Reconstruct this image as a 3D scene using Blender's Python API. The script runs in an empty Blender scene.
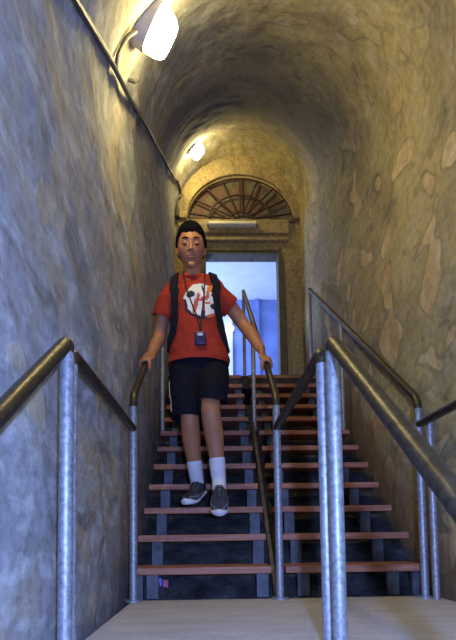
import bpy, bmesh, math, random
from mathutils import Vector, Matrix, noise
from mathutils.bvhtree import BVHTree

random.seed(7)
C = bpy.context.scene.collection
SC = bpy.context.scene
S = 0.84                       # metres per layout unit (1 unit = height of the landing handrail)
W0, W1 = -0.55, 1.30           # tunnel walls
XC, RV = 0.375, 0.925          # vault centre and radius
END = 6.80                     # end wall
TY, TG, TR = 2.8087, 0.2518, 0.1884   # first nosing, going, rise
NT = 12
ZT = NT * TR                   # top landing height
SL = TR / TG
XL, XM, XR = -0.4753, 0.3656, 1.1845  # handrail lines
PR = 0.0225                    # pipe radius

# ------------------------------------------------------------------ camera
cam_d = bpy.data.cameras.new('camera')
cam = bpy.data.objects.new('camera', cam_d)
C.objects.link(cam)
SC.camera = cam
F_PX, CYP, PITCH, YAW, ROLL, HC = 480.0, 501.9, .0665, .026, -.0139, .3793
fw = Vector((math.sin(YAW) * math.cos(PITCH), math.cos(YAW) * math.cos(PITCH), math.sin(PITCH)))
rt = Vector((math.cos(YAW), -math.sin(YAW), 0))
up = rt.cross(fw)
r2 = rt * math.cos(ROLL) + up * math.sin(ROLL)
u2 = up * math.cos(ROLL) - rt * math.sin(ROLL)
M = Matrix((r2, u2, -fw)).transposed().to_4x4()
M.translation = Vector((0, 0, HC)) * S
cam.matrix_world = M
cam_d.sensor_fit = 'AUTO'
cam_d.sensor_width = 36
cam_d.lens = F_PX / 640 * 36
cam_d.shift_y = (CYP - 320) / 640
cam_d.clip_start = 0.02

# ------------------------------------------------------------------ world, lights, exposure
wd = bpy.data.worlds.new('world')
SC.world = wd
wd.use_nodes = True
wd.node_tree.nodes['Background'].inputs[0].default_value = (.35, .45, .9, 1)
wd.node_tree.nodes['Background'].inputs[1].default_value = .01
SC.view_settings.view_transform = 'Standard'
SC.view_settings.look = 'None'
SC.view_settings.gamma = 1
SC.view_settings.use_curve_mapping = False
SC.view_settings.exposure = 0.0


def light(name, kind, loc, power, col, size=.1, rot=(0, 0, 0), sy=None):
    d = bpy.data.lights.new(name, kind)
    d.energy = power
    d.color = col
    if kind == 'AREA':
        d.size = size
        if sy:
            d.shape = 'RECTANGLE'
            d.size_y = sy
    else:
        d.shadow_soft_size = size
    o = bpy.data.objects.new(name, d)
    C.objects.link(o)
    o.location = Vector(loc) * S
    o.rotation_euler = rot
    return o


# the photographer's flash beside the lens, and the daylight in the room past the doorway
light('camera_flash', 'POINT', (.14, -.22, HC + .10), 205, (.25, .39, 1.0), .02)
light('room_daylight', 'AREA', (-.75, 8.3, 3.6), 60, (.30, .44, 1.0), .9, (math.radians(90), 0, math.radians(-90)), 1.2)
LAMP_COL = (1.0, .82, .36)
LAMP_STRENGTH = 126


# ------------------------------------------------------------------ materials
def hexc(*c):
    return (c[0], c[1], c[2], 1)


class Mat:
    def __init__(s, name, rough=.7, metal=0.0):
        s.m = bpy.data.materials.new(name)
        s.m.use_nodes = True
        s.t = s.m.node_tree
        s.b = s.t.nodes['Principled BSDF']
        s.b.inputs['Roughness'].default_value = rough
        s.b.inputs['Metallic'].default_value = metal
        s.co = s.t.nodes.new('ShaderNodeTexCoord').outputs['Object']

    def mapped(s, scale):
        n = s.t.nodes.new('ShaderNodeMapping')
        n.inputs['Scale'].default_value = scale
        s.t.links.new(s.co, n.inputs['Vector'])
        return n.outputs['Vector']

    def noise(s, scale, detail=4, rough=.55, vec=None, dist=0):
        n = s.t.nodes.new('ShaderNodeTexNoise')
        n.inputs['Scale'].default_value = scale
        n.inputs['Detail'].default_value = detail
        n.inputs['Roughness'].default_value = rough
        n.inputs['Distortion'].default_value = dist
        s.t.links.new(vec or s.co, n.inputs['Vector'])
        return n.outputs['Fac']

    def ramp(s, fac, stops):
        n = s.t.nodes.new('ShaderNodeValToRGB')
        e = n.color_ramp.elements
        while len(e) < len(stops):
            e.new(.5)
        for q, (p, c) in zip(e, stops):
            q.position = p
            q.color = hexc(*c) if not isinstance(c, (int, float)) else (c, c, c, 1)
        s.t.links.new(fac, n.inputs['Fac'])
        return n.outputs['Color']

    def mix(s, fac, a, b, mode='MIX'):
        n = s.t.nodes.new('ShaderNodeMix')
        n.data_type = 'RGBA'
        n.blend_type = mode
        for v, sock in ((fac, n.inputs[0]), (a, n.inputs[6]), (b, n.inputs[7])):
            if isinstance(v, (int, float)):
                sock.default_value = v
            elif isinstance(v, tuple):
                sock.default_value = hexc(*v)
            else:
                s.t.links.new(v, sock)
        return n.outputs[2]

    def bump(s, h, strength=.5, dist=.02, prev=None):
        n = s.t.nodes.new('ShaderNodeBump')
        n.inputs['Strength'].default_value = strength
        n.inputs['Distance'].default_value = dist
        s.t.links.new(h, n.inputs['Height'])
        if prev:
            s.t.links.new(prev, n.inputs['Normal'])
        s.t.links.new(n.outputs['Normal'], s.b.inputs['Normal'])
        return n.outputs['Normal']

    def color(s, c):
        if isinstance(c, tuple):
            s.b.inputs['Base Color'].default_value = hexc(*c)
        else:
            s.t.links.new(c, s.b.inputs['Base Color'])
        return s


def simple(name, col, rough=.7, metal=0.0, var=.25, scale=30, bump=0):
    m = Mat(name, rough, metal)
    n = m.noise(scale, 4)
    lo = tuple(max(0, c * (1 - var)) for c in col)
    hi = tuple(min(1, c * (1 + var)) for c in col)
    m.color(m.ramp(n, [(.3, lo), (.7, hi)]))
    if bump:
        m.bump(n, bump, .004)
    return m.m


def plaster(name, ochre, grey, patchcol, patch_lo=.60, shade_band=0.0, darkcol=(.075, .062, .05)):
    m = Mat(name, .88)
    big = m.noise(1.3, 5, .6)
    c = m.ramp(big, [(.36, grey), (.60, ochre)])
    mid = m.noise(5.5, 6, .65, m.mapped((1, 1, .75)), .4)
    c = m.mix(m.ramp(mid, [(.30, 0.75), (.50, 0.0)]), c, darkcol)
    pn = m.noise(4.2, 2, .45, m.mapped((1.0, 1.0, .55)), .5)
    c = m.mix(m.ramp(pn, [(patch_lo, 0.0), (patch_lo + .03, 1.0)]), c, patchcol)
    fine = m.noise(24, 6, .7)
    c = m.mix(.85, c, m.ramp(fine, [(.28, .35), (.55, 1.0), (.75, 1.35)]), 'MULTIPLY')
    if shade_band:  # optional band of shade along the tunnel, mixed into the colour
        sep = m.t.nodes.new('ShaderNodeSeparateXYZ')
        m.t.links.new(m.co, sep.inputs[0])
        st = m.noise(2.2, 5, .6, m.mapped((1, .8, 1)), .3)
        ad = m.t.nodes.new('ShaderNodeMath')
        ad.operation = 'MULTIPLY_ADD'
        m.t.links.new(st, ad.inputs[0])
        ad.inputs[1].default_value = 1.6
        m.t.links.new(sep.outputs['Y'], ad.inputs[2])
        f = m.ramp(ad.outputs[0], [(0, 0.0)])
        mr = m.t.nodes.new('ShaderNodeMapRange')
        m.t.links.new(ad.outputs[0], mr.inputs['Value'])
        mr.inputs['From Min'].default_value = 3.6
        mr.inputs['From Max'].default_value = 4.7
        r1 = mr.outputs[0]
        mr2 = m.t.nodes.new('ShaderNodeMapRange')
        m.t.links.new(ad.outputs[0], mr2.inputs['Value'])
        mr2.inputs['From Min'].default_value = 6.1
        mr2.inputs['From Max'].default_value = 5.3
        mu = m.t.nodes.new('ShaderNodeMath')
        mu.operation = 'MULTIPLY'
        m.t.links.new(r1, mu.inputs[0])
        m.t.links.new(mr2.outputs[0], mu.inputs[1])
        mu2 = m.t.nodes.new('ShaderNodeMath')
        mu2.operation = 'MULTIPLY'
        m.t.links.new(mu.outputs[0], mu2.inputs[0])
        mu2.inputs[1].default_value = shade_band
        c = m.mix(mu2.outputs[0], c, (.07, .06, .055))
    m.color(c)
    nb = m.bump(mid, .55, .05)
    nb = m.bump(pn, .35, .03, nb)
    m.bump(fine, .6, .012, nb)
    return m.m


MT = {}


def tunnel():
    m = Mat('lime washed tunnel plaster', .9)
    sep = m.t.nodes.new('ShaderNodeSeparateXYZ')
    m.t.links.new(m.co, sep.inputs[0])

    def rng(v, a, b):
        n = m.t.nodes.new('ShaderNodeMapRange')
        n.interpolation_type = 'SMOOTHSTEP'
        m.t.links.new(v, n.inputs['Value'])
        n.inputs['From Min'].default_value = a
        n.inputs['From Max'].default_value = b
        return n.outputs[0]

    def math_(op, a, b, c=None):
        n = m.t.nodes.new('ShaderNodeMath')
        n.operation = op
        for v, i in ((a, 0), (b, 1), (c, 2)):
            if v is None:
                continue
            if isinstance(v, (int, float)):
                n.inputs[i].default_value = v
            else:
                m.t.links.new(v, n.inputs[i])
        return n.outputs[0]
    big = m.noise(1.7, 6, .62, m.mapped((1, .6, 1)), .2)
    fleck = m.noise(11, 5, .62, m.mapped((1, .5, 1)), .2)
    mid = m.noise(4.5, 7, .66, m.mapped((1, .5, 1.05)), .3)
    fine = m.noise(22, 6, .7)
    right = rng(sep.outputs['X'], -.35, .45)
    cl = m.ramp(big, [(.36, (.22, .22, .22)), (.50, (.38, .37, .35)), (.63, (.40, .33, .21))])
    cr = m.ramp(big, [(.34, (.25, .21, .12)), (.48, (.38, .315, .14)), (.62, (.47, .385, .16))])
    c = m.mix(right, cl, cr)
    c = m.mix(m.ramp(mid, [(.31, .75), (.44, 0.0)]), c, (.115, .096, .06))
    c = m.mix(m.ramp(mid, [(.55, 0.0), (.67, .5)]), c, m.mix(right, (.60, .59, .55), (.50, .44, .29)))
    c = m.mix(math_('MULTIPLY', m.ramp(fleck, [(.53, 0.0), (.63, .6)]), math_('MULTIPLY_ADD', right, -.7, 1.0)), c, (.62, .61, .57))
    c = m.mix(m.ramp(fleck, [(.33, .4), (.42, 0.0)]), c, (.12, .10, .075))
    pn = m.noise(4.6, 1.2, .5, m.mapped((1.0, .72, .8)), .25)
    patch = m.ramp(pn, [(.60, 0.0), (.615, 1.0)])
    pm_ = math_('MULTIPLY', patch, math_('MULTIPLY_ADD', right, .55, .4))
    pcol = m.ramp(m.noise(6, 3), [(.35, (.52, .36, .15)), (.65, (.64, .51, .27))])
    hi0 = math_('MULTIPLY_ADD', sep.outputs['Y'], -.62, sep.outputs['Z'])
    pm_ = math_('MULTIPLY', pm_, rng(hi0, 1.6, .6))
    c = m.mix(pm_, c, pcol)
    rim = m.ramp(pn, [(.56, 0.0), (.595, .35), (.61, 0.0)])
    c = m.mix(math_('MULTIPLY', rim, right), c, (.09, .075, .06))
    c = m.mix(.8, c, m.ramp(fine, [(.28, .55), (.55, 1.0), (.75, 1.2)]), 'MULTIPLY')
    # shade in the gap between the two lamps, painted round the vault
    v = math_('MULTIPLY_ADD', m.noise(2.4, 5, .6), 1.5, sep.outputs['Y'])
    so = math_('MULTIPLY', rng(v, 3.7, 4.7), rng(v, 6.0, 5.2))
    hi = math_('MULTIPLY_ADD', sep.outputs['Y'], -.62, sep.outputs['Z'])
    so = math_('MULTIPLY', so, rng(hi, .9, 1.5))
    c = m.mix(math_('MULTIPLY', so, .72), c, (.085, .078, .07))
    # near rail's shadow painted brown along the right wall; dark stain at left
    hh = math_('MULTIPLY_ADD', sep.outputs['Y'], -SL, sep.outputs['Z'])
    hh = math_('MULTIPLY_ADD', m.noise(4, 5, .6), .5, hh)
    shade_stain = math_('MULTIPLY', rng(hh, -.95, -1.30), math_('MULTIPLY_ADD', right, .25, .5))
    c = m.mix(shade_stain, c, m.mix(right, (.10, .085, .07), (.15, .08, .035)))
    m.color(c)
    nb = m.bump(mid, .35, .04)
    nb = m.bump(patch, .25, .012, nb)
    m.bump(fine, .3, .01, nb)
    return m.m


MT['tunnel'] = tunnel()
MT['end'] = plaster('end wall plaster', (.46, .35, .15), (.42, .32, .15), (.50, .38, .18), .66, darkcol=(.2, .145, .07))


def galv():
    m = Mat('galvanised steel pipe', .5, .55)
    n = m.noise(60, 4, .7)
    n2 = m.noise(9, 3)
    c = m.ramp(n, [(.32, (.20, .205, .215)), (.68, (.50, .51, .53))])
    c = m.mix(m.ramp(n2, [(.5, 0.0), (.7, .4)]), c, (.26, .23, .17))
    m.color(c)
    m.bump(n, .15, .002)
    return m.m


MT['galv'] = galv()
MT['rail'] = simple('hand worn bronze brown pipe', (.115, .10, .065), .42, .9, .45, 55, .12)


def timber():
    m = Mat('red brown tread timber', .6)
    n = m.noise(6, 5, .6, m.mapped((.6, 8, 8)))
    c = m.ramp(n, [(.3, (.24, .085, .045)), (.55, (.41, .165, .09)), (.75, (.54, .27, .17))])
    n2 = m.noise(40, 4, .7)
    c = m.mix(m.ramp(n2, [(.55, 0.0), (.75, .45)]), c, (.55, .42, .36))
    m.color(c)
    m.bump(n, .2, .004)
    return m.m


MT['timber'] = timber()
MT['steel'] = simple('dull painted stringer steel', (.10, .107, .12), .6, .1, .5, 14, .2)
MT['dark_strip'] = simple('dark brown flat strip', (.10, .075, .05), .6, .2, .4, 20, .2)


def slabm():
    m = Mat('landing slab concrete', .75)
    n = m.noise(5, 5, .6, m.mapped((.8, 2.2, 1)))
    c = m.ramp(n, [(.3, (.56, .50, .44)), (.7, (.72, .66, .59))])
    n2 = m.noise(45, 4, .7)
    c = m.mix(.5, c, m.ramp(n2, [(.3, .7), (.7, 1.1)]), 'MULTIPLY')
    m.color(c)
    m.bump(n2, .2, .004)
    return m.m


MT['slab'] = slabm()


def rubble():
    m = Mat('dark rubble', .9)
    n = m.noise(7, 6, .7)
    c = m.ramp(n, [(.35, (.012, .012, .012)), (.6, (.07, .07, .068)), (.75, (.2, .2, .19))])
    m.color(c)
    m.bump(n, .8, .06)
    return m.m


MT['rubble'] = rubble()
MT['white'] = simple('room white paint', (.78, .79, .80), .8, 0, .06, 6)
MT['roomblue'] = simple('room lower wall paint', (.22, .30, .56), .8, 0, .25, 3)
MT['jamb'] = simple('dark olive door jamb', (.13, .105, .055), .75, 0, .35, 18, .3)
MT['iron'] = simple('rusty fanlight iron', (.045, .022, .016), .7, .2, .4, 25)
MT['cable'] = simple('dull black cable', (.045, .038, .035), .5, 0, .6, 30)
MT['fixture'] = simple('grey lamp housing', (.30, .30, .32), .5, .2, .2, 20)
MT['tubecase'] = simple('off white batten', (.80, .76, .62), .5, 0, .06, 20)
MT['black'] = simple('black plastic', (.012, .012, .016), .5, 0, .3, 30)


def fanpane():
    m = Mat('dusty fanlight boards', .85)
    t = m.t
    b = t.nodes.new('ShaderNodeTexBrick')
    b.inputs['Scale'].default_value = 9
    b.inputs['Color1'].default_value = hexc(.16, .08, .045)
    b.inputs['Color2'].default_value = hexc(.11, .065, .04)
    b.inputs['Mortar'].default_value = hexc(.10, .075, .05)
    t.links.new(m.mapped((1, 0, 1)), b.inputs['Vector'])
    mp = m.t.nodes.new('ShaderNodeSeparateXYZ')
    t.links.new(m.co, mp.inputs[0])
    cm = t.nodes.new('ShaderNodeCombineXYZ')
    t.links.new(mp.outputs['X'], cm.inputs['X'])
    t.links.new(mp.outputs['Z'], cm.inputs['Y'])
    t.links.new(cm.outputs[0], b.inputs['Vector'])
    n = m.noise(6, 4, .6)
    c = m.mix(m.ramp(n, [(.5, 0.0), (.56, .8)]), b.outputs['Color'], (.14, .135, .09))
    m.color(c)
    return m.m


MT['fan'] = fanpane()


def emis(name, col, st):
    m = Mat(name, .4)
    m.color((.9, .9, .85))
    m.b.inputs['Emission Color'].default_value = hexc(*col)
    m.b.inputs['Emission Strength'].default_value = st
    return m.m


MT['lamp'] = emis('lit lamp glass', LAMP_COL, LAMP_STRENGTH)
MT['lamp_far'] = emis('lit far lamp glass', LAMP_COL, LAMP_STRENGTH * .62)
MT['spot'] = emis('lit white globe', (.8, .9, 1), 12)


# ------------------------------------------------------------------ mesh helpers
ROOT = {}


class MB:
    """collects geometry (already in metres, world space) for ONE mesh object"""

    def __init__(s):
        s.v, s.f, s.mi = [], [], []

    def add(s, vs, fs, k=1.0, mi=0):
        o = len(s.v)
        s.v += [Vector(v) * k for v in vs]
        s.f += [tuple(i + o for i in f) for f in fs]
        s.mi += [mi] * len(fs)
        return s

    def box(s, a, b, k=S, mi=0):
        x0, y0, z0 = a
        x1, y1, z1 = b
        return s.add([(x0, y0, z0), (x1, y0, z0), (x1, y1, z0), (x0, y1, z0), (x0, y0, z1), (x1, y0, z1), (x1, y1, z1), (x0, y1, z1)],
                     [(3, 2, 1, 0), (4, 5, 6, 7), (0, 1, 5, 4), (1, 2, 6, 5), (2, 3, 7, 6), (3, 0, 4, 7)], k, mi)

    def prism(s, poly, x0, x1, k=S):
        """polygon in (y,z) extruded along x"""
        n = len(poly)
        vs = [(x0, y, z) for y, z in poly] + [(x1, y, z) for y, z in poly]
        fs = [tuple(range(n)), tuple(range(2 * n - 1, n - 1, -1))]
        fs += [(i, i + n, (i + 1) % n + n, (i + 1) % n) for i in range(n)]
        return s.add(vs, fs, k)

    def tube(s, pts, r, k=S, seg=14, bend=0, side=None, caps=True, mi=0):
        """sweep an ellipse (r may be a list of (ra, rb)) along pts"""
        P = [Vector(p) for p in pts]
        if bend:
            Q = [P[0]]
            for i in range(1, len(P) - 1):
                a = P[i] + (P[i - 1] - P[i]).normalized() * bend
                b = P[i] + (P[i + 1] - P[i]).normalized() * bend
                for j in range(6):
                    t = j / 5
                    Q.append(a.lerp(P[i], t).lerp(P[i].lerp(b, t), t))
            Q.append(P[-1])
            P = Q
        n = len(P)
        R = r if isinstance(r, list) else [r] * n
        R = [(q, q) if isinstance(q, (int, float)) else q for q in R]
        T = []
        for i in range(n):
            a = P[max(i - 1, 0)]
            b = P[min(i + 1, n - 1)]
            t1 = (P[i] - a).normalized() if i else (b - P[i]).normalized()
            t2 = (b - P[i]).normalized() if i < n - 1 else t1
            T.append((t1 + t2).normalized())
        ref = Vector(side) if side else (Vector((1, 0, 0)) if abs(T[0].x) < .8 else Vector((0, 0, 1)))
        vs, fs = [], []
        u = (ref - T[0] * ref.dot(T[0])).normalized()
        for i in range(n):
            q = ref if side else u
            u = (q - T[i] * q.dot(T[i])).normalized()
            w = T[i].cross(u)
            for j in range(seg):
                a = 2 * math.pi * j / seg
                vs.append(P[i] + u * math.cos(a) * R[i][0] + w * math.sin(a) * R[i][1])
        for i in range(n - 1):
            for j in range(seg):
                j2 = (j + 1) % seg
                fs.append((i * seg + j, i * seg + j2, (i + 1) * seg + j2, (i + 1) * seg + j))
        if caps:
            fs.append(tuple(range(seg - 1, -1, -1)))
            fs.append(tuple((n - 1) * seg + j for j in range(seg)))
        return s.add(vs, fs, k, mi)

    def limb(s, pts, radii, seg=20, side=None, sub=6):
        """closed rounded tapering limb through pts (metres)"""
        P = [Vector(p) for p in pts]
        R = [(q, q) if isinstance(q, (int, float)) else q for q in radii]
        PP, RR = [], []
        n = len(P)

        def cr(a, b, c, d, t):
            return .5 * ((2 * b) + (c - a) * t + (2 * a - 5 * b + 4 * c - d) * t * t + (3 * b - a - 3 * c + d) * t ** 3)
        for i in range(n - 1):
            a, b, c, d = P[max(i - 1, 0)], P[i], P[i + 1], P[min(i + 2, n - 1)]
            ra, rb, rc, rd = [R[q] for q in (max(i - 1, 0), i, i + 1, min(i + 2, n - 1))]
            for j in range(sub):
                t = j / sub
                PP.append(cr(a, b, c, d, t))
                RR.append(tuple(max(.001, cr(ra[q], rb[q], rc[q], rd[q], t)) for q in (0, 1)))
        PP.append(P[-1])
        RR.append(R[-1])
        d0 = (PP[0] - PP[1]).normalized()
        d1 = (PP[-1] - PP[-2]).normalized()
        h0, h1 = min(RR[0]), min(RR[-1])
        A, RA, B, RB = [], [], [], []
        for k in range(1, 6):
            t = k / 5 * 1.5
            A.insert(0, PP[0] + d0 * h0 * math.sin(t))
            RA.insert(0, tuple(q * math.cos(t) for q in RR[0]))
            B.append(PP[-1] + d1 * h1 * math.sin(t))
            RB.append(tuple(q * math.cos(t) for q in RR[-1]))
        return s.tube(A + PP + B, RA + RR + RB, 1.0, seg, 0, side)

    def ell(s, c, r, rot=None, seg=20, rings=12):
        vs, fs = [], []
        Rm = rot or Matrix.Identity(3)
        c = Vector(c)
        for i in range(rings + 1):
            a = math.pi * i / rings
            for j in range(seg):
                b = 2 * math.pi * j / seg
                vs.append(c + Rm @ Vector((r[0] * math.sin(a) * math.cos(b), r[1] * math.sin(a) * math.sin(b), r[2] * math.cos(a))))
        for i in range(rings):
            for j in range(seg):
                j2 = (j + 1) % seg
                fs.append((i * seg + j, (i + 1) * seg + j, (i + 1) * seg + j2, i * seg + j2))
        return s.add(vs, fs)

    def build(s, name, mats, parent=None, smooth=False, bevel=0, remesh=0, sm=0, smf=.5, ang=40):
        me = bpy.data.meshes.new(name)
        off = ROOT.get(parent.name, Vector()) if parent else Vector()
        me.from_pydata([v - off for v in s.v], [], s.f)
        for m in (mats if isinstance(mats, list) else [mats]):
            me.materials.append(m)
        for p, i in zip(me.polygons, s.mi):
            p.material_index = i
        bm = bmesh.new()
        bm.from_mesh(me)
        bmesh.ops.remove_doubles(bm, verts=bm.verts, dist=1e-5)
        bmesh.ops.recalc_face_normals(bm, faces=bm.faces)
        bm.to_mesh(me)
        bm.free()
        o = bpy.data.objects.new(name, me)
        C.objects.link(o)
        if remesh or bevel:
            if bevel:
                b = o.modifiers.new('b', 'BEVEL')
                b.width = bevel
                b.segments = 2
                b.limit_method = 'ANGLE'
            if remesh:
                r = o.modifiers.new('r', 'REMESH')
                r.mode = 'VOXEL'
                r.voxel_size = remesh
                if sm:
                    q = o.modifiers.new('s', 'SMOOTH')
                    q.iterations = sm
                    q.factor = smf
            dg = bpy.context.evaluated_depsgraph_get()
            me2 = bpy.data.meshes.new_from_object(o.evaluated_get(dg))
            o.modifiers.clear()
            o.data = me2
            me2.name = name
            me = me2
        if smooth:
            me.polygons.foreach_set('use_smooth', [True] * len(me.polygons))
            if ang and not remesh:
                me.set_sharp_from_angle(angle=math.radians(ang))
        if parent:
            o.parent = parent
            ROOT[o.name] = off
        return o


def thing(name, label, cat, loc, group=None, k=S):
    o = bpy.data.objects.new(name, None)
    C.objects.link(o)
    o.location = Vector(loc) * k
    o.empty_display_size = .1
    ROOT[o.name] = Vector(loc) * k
    return tag(o, label, cat, group)


def tag(o, label, cat, group=None):
    o['label'] = label
    o['category'] = cat
    if group:
        o['group'] = group
    return o


def struct(o, label=None, cat=None):
    o['kind'] = 'structure'
    if label:
        o['label'] = label
        o['category'] = cat
    return o


# ------------------------------------------------------------------ tunnel shell
def zs(Y):
    a = 3.63 + .62 * (Y - 4.11)
    b = 5.05
    k = .15
    h = max(k - abs(a - b), 0) / k
    return min(a, b) - h * h * k * .25


def rough(p, amp=1.0):
    q = Vector(p)
    return amp * (.022 * noise.noise(q * 1.7) + .014 * noise.noise(q * 4.5 + Vector((3, 1, 7))) + .007 * noise.noise(q * 11))


Y0 = -1.2
ys = [Y0 + i * .045 for i in range(int((END - Y0) / .045) + 1)] + [END + .02]


def groundz(Y):
    if Y < 1.5:
        return -.75 + .75 * (Y - 1.5) * .9
    if Y < 2.6:
        return -.75 + (Y - 1.5) * .45
    return max(-.255, 0) - .255 + (Y - 2.6) * SL


NA, NZ = 72, 56


def section(Y, u):
    """u in [-1,0) left wall, [0,1] vault from left to right, (1,2] right wall"""
    zt = zs(Y)
    zb = min(groundz(Y) - .25, ZT - .4)
    if u <= 0:
        p = Vector((W0, Y, zt + (zb - zt) * -u))
        n = Vector((1, 0, 0))
    elif u >= 1:
        p = Vector((W1, Y, zt + (zb - zt) * (u - 1)))
        n = Vector((-1, 0, 0))
    else:
        a = math.pi * (1 - u)
        p = Vector((XC + RV * math.cos(a), Y, zt + RV * math.sin(a)))
        n = Vector((-math.cos(a), 0, -math.sin(a)))
    return (p + n * rough(p)) * S


def shell(name, us):
    nu = len(us)
    vs, nr = [], []
    for Y in ys:
        for u in us:
            e = .012
            p = section(Y, u)
            du = section(Y, u + e) - section(Y, u - e)
            dv = section(Y + .02, u) - section(Y - .02, u)
            n = du.cross(dv).normalized()
            c = Vector((XC * S, Y * S, (zs(Y) - .3) * S))
            if n.dot(c - p) < 0:
                n = -n
            vs.append(p)
            nr.append(n)
    k = len(vs)
    vs += [p - Vector((n.x, 0, n.z)).normalized() * .2 for p, n in zip(vs, nr)]
    nr += [-n for n in nr]
    fs = []
    ny = len(ys)
    for i in range(ny - 1):
        for j in range(nu - 1):
            a = i * nu + j
            fs.append((a, a + 1, a + nu + 1, a + nu))
    c0 = (vs[fs[0][1]] - vs[fs[0][0]]).cross(vs[fs[0][3]] - vs[fs[0][0]])
    if c0.dot(nr[0]) < 0:
        fs = [f[::-1] for f in fs]
    fs += [tuple(q + k for q in f[::-1]) for f in fs]
    me = bpy.data.meshes.new(name)
    me.from_pydata(vs, [], fs)
    me.materials.append(MT['tunnel'])
    me.polygons.foreach_set('use_smooth', [True] * len(me.polygons))
    me.normals_split_custom_set_from_vertices(nr)
    o = bpy.data.objects.new(name, me)
    C.objects.link(o)
    return struct(o)


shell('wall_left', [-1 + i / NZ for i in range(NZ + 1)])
shell('ceiling', [i / NA for i in range(NA + 1)])
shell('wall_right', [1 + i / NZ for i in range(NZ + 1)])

# rubble slope under the treads, landing slab, upper landing
m = MB()
vs, fs = [], []
gy = [Y0 + i * .07 for i in range(int((5.5 - Y0) / .07) + 1)]
gx = [W0 - .1 + i * (W1 - W0 + .2) / 40 for i in range(41)]
for Y in gy:
    for x in gx:
        vs.append((x, Y, groundz(Y) + .035 * noise.noise(Vector((x, Y, 0)) * 6) + .05 * noise.noise(Vector((x, Y, 3)) * 2.5)))
for i in range(len(gy) - 1):
    for j in range(40):
        a = i * 41 + j
        fs.append((a, a + 1, a + 42, a + 41))
m.add(vs, fs, S)
g = m.build('floor', MT['rubble'], None, True, ang=0)
g.modifiers.new('thick', 'SOLIDIFY').thickness = -.15
struct(g)

slab = MB().box((-.49, 1.42, -.09), (1.285, 2.83, 0)).build('floor', MT['slab'], None, bevel=.006)
struct(slab, 'pale worn landing slab at the foot of the stairs', 'landing')
up_l = MB().box((W0 - .1, 5.60, ZT - .16), (W1 + .1, END + .5, ZT - .002)).build('floor', MT['rubble'], None)
struct(up_l)


# ------------------------------------------------------------------ end wall with door and fanlight
FX, FZ, FA, FH = .42, 5.02, .79, .68
DL, DR, DZ = -.15, 1.0, 4.56


def flat(name, loops, y, depth, mat):
    cu = bpy.data.curves.new(name, 'CURVE')
    cu.dimensions = '2D'
    cu.fill_mode = 'BOTH'
    cu.extrude = depth * S / 2
    for L in loops:
        sp = cu.splines.new('POLY')
        sp.points.add(len(L) - 1)
        for q, (x, z) in zip(sp.points, L):
            q.co = (x * S, z * S, 0, 1)
        sp.use_cyclic_u = True
    o = bpy.data.objects.new(name, cu)
    C.objects.link(o)
    dg = bpy.context.evaluated_depsgraph_get()
    me = bpy.data.meshes.new_from_object(o.evaluated_get(dg))
    bpy.data.objects.remove(o)
    for v in me.vertices:
        x, z, d = v.co
        v.co = (x, (y + depth / 2) * S + d, z)
    me.materials.clear()
    me.materials.append(mat)
    bm = bmesh.new()
    bm.from_mesh(me)
    bmesh.ops.remove_doubles(bm, verts=bm.verts, dist=1e-5)
    bmesh.ops.recalc_face_normals(bm, faces=bm.faces)
    bm.to_mesh(me)
    bm.free()
    me.name = name
    o = bpy.data.objects.new(name, me)
    C.objects.link(o)
    return o


def arc(cx, cz, a, h, n=40, a0=0, a1=math.pi):
    return [(cx + a * math.cos(a0 + (a1 - a0) * i / n), cz + h * math.sin(a0 + (a1 - a0) * i / n)) for i in range(n + 1)]


outer = [(W0 - .15, ZT - .1), (DL, ZT - .1), (DL, DZ), (DR, DZ), (DR + .01, 4.4), (DR + .02, 3.9), (DR + .025, 3.0), (DR + .02, ZT - .1),
         (W1 + .15, ZT - .1), (W1 + .15, 6.25), (W0 - .15, 6.25)]
o = flat('wall_back', [outer, arc(FX, FZ, FA, FH)], END, .22, MT['end'])
struct(o)

ringo = arc(FX, FZ, .915, .96)
o = flat('trim_1', [ringo + list(reversed(arc(FX, FZ, FA, FH)))], END - .05, .06, MT['end'])
struct(o, 'plastered arch band around the fanlight', 'moulding')
m = MB().box((DL - .22, END - .05, 4.78), (DR + .13, END + .03, 4.99)).box((DL - .22, END - .07, 4.66), (DR + .12, END + .02, 4.71))
struct(m.build('trim_2', MT['end'], None, bevel=.01), 'plastered lintel with a ledge above the doorway', 'lintel')

# fanlight
win = thing('window_1', 'half round barred fanlight with rusty spokes above the doorway', 'window', (FX, END, FZ))
win['kind'] = 'structure'
m = MB()
pts = arc(FX, FZ, FA + .01, FH + .01)
n = len(pts)
m.add([(x, END + .12, z) for x, z in pts] + [(x, END + .15, z) for x, z in pts],
      [tuple(range(n)), tuple(range(2 * n - 1, n - 1, -1))] + [(i, (i + 1) % n, (i + 1) % n + n, i + n) for i in range(n)], S)
m.build('pane', MT['fan'], win)
for i in range(9):
    a = math.pi * (i + .55) / 9.1
    c, s_ = math.cos(a), math.sin(a)
    r0 = .18
    MB().tube([(FX + FA * r0 * c, END + .06, FZ + .02 + FH * r0 * s_), (FX + FA * c, END + .06, FZ + FH * s_)], .013, seg=8).build('spoke', MT['iron'], win, True)
for q in (.22, .60, .985):
    MB().tube([(x, END + .06, z) for x, z in arc(FX, FZ + .01, FA * q, FH * q, 30)], .014, seg=8).build('curved_bar', MT['iron'], win, True)
MB().box((FX - FA, END + .03, FZ - .015), (FX + FA, END + .09, FZ + .02)).build('sill_bar', MT['iron'], win)
MB().box((FX + FA - .15, END - .03, FZ - .06), (FX + FA + .02, END + .1, FZ + .05)).build('corner_block', MT['fan'], win, bevel=.01)

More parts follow.
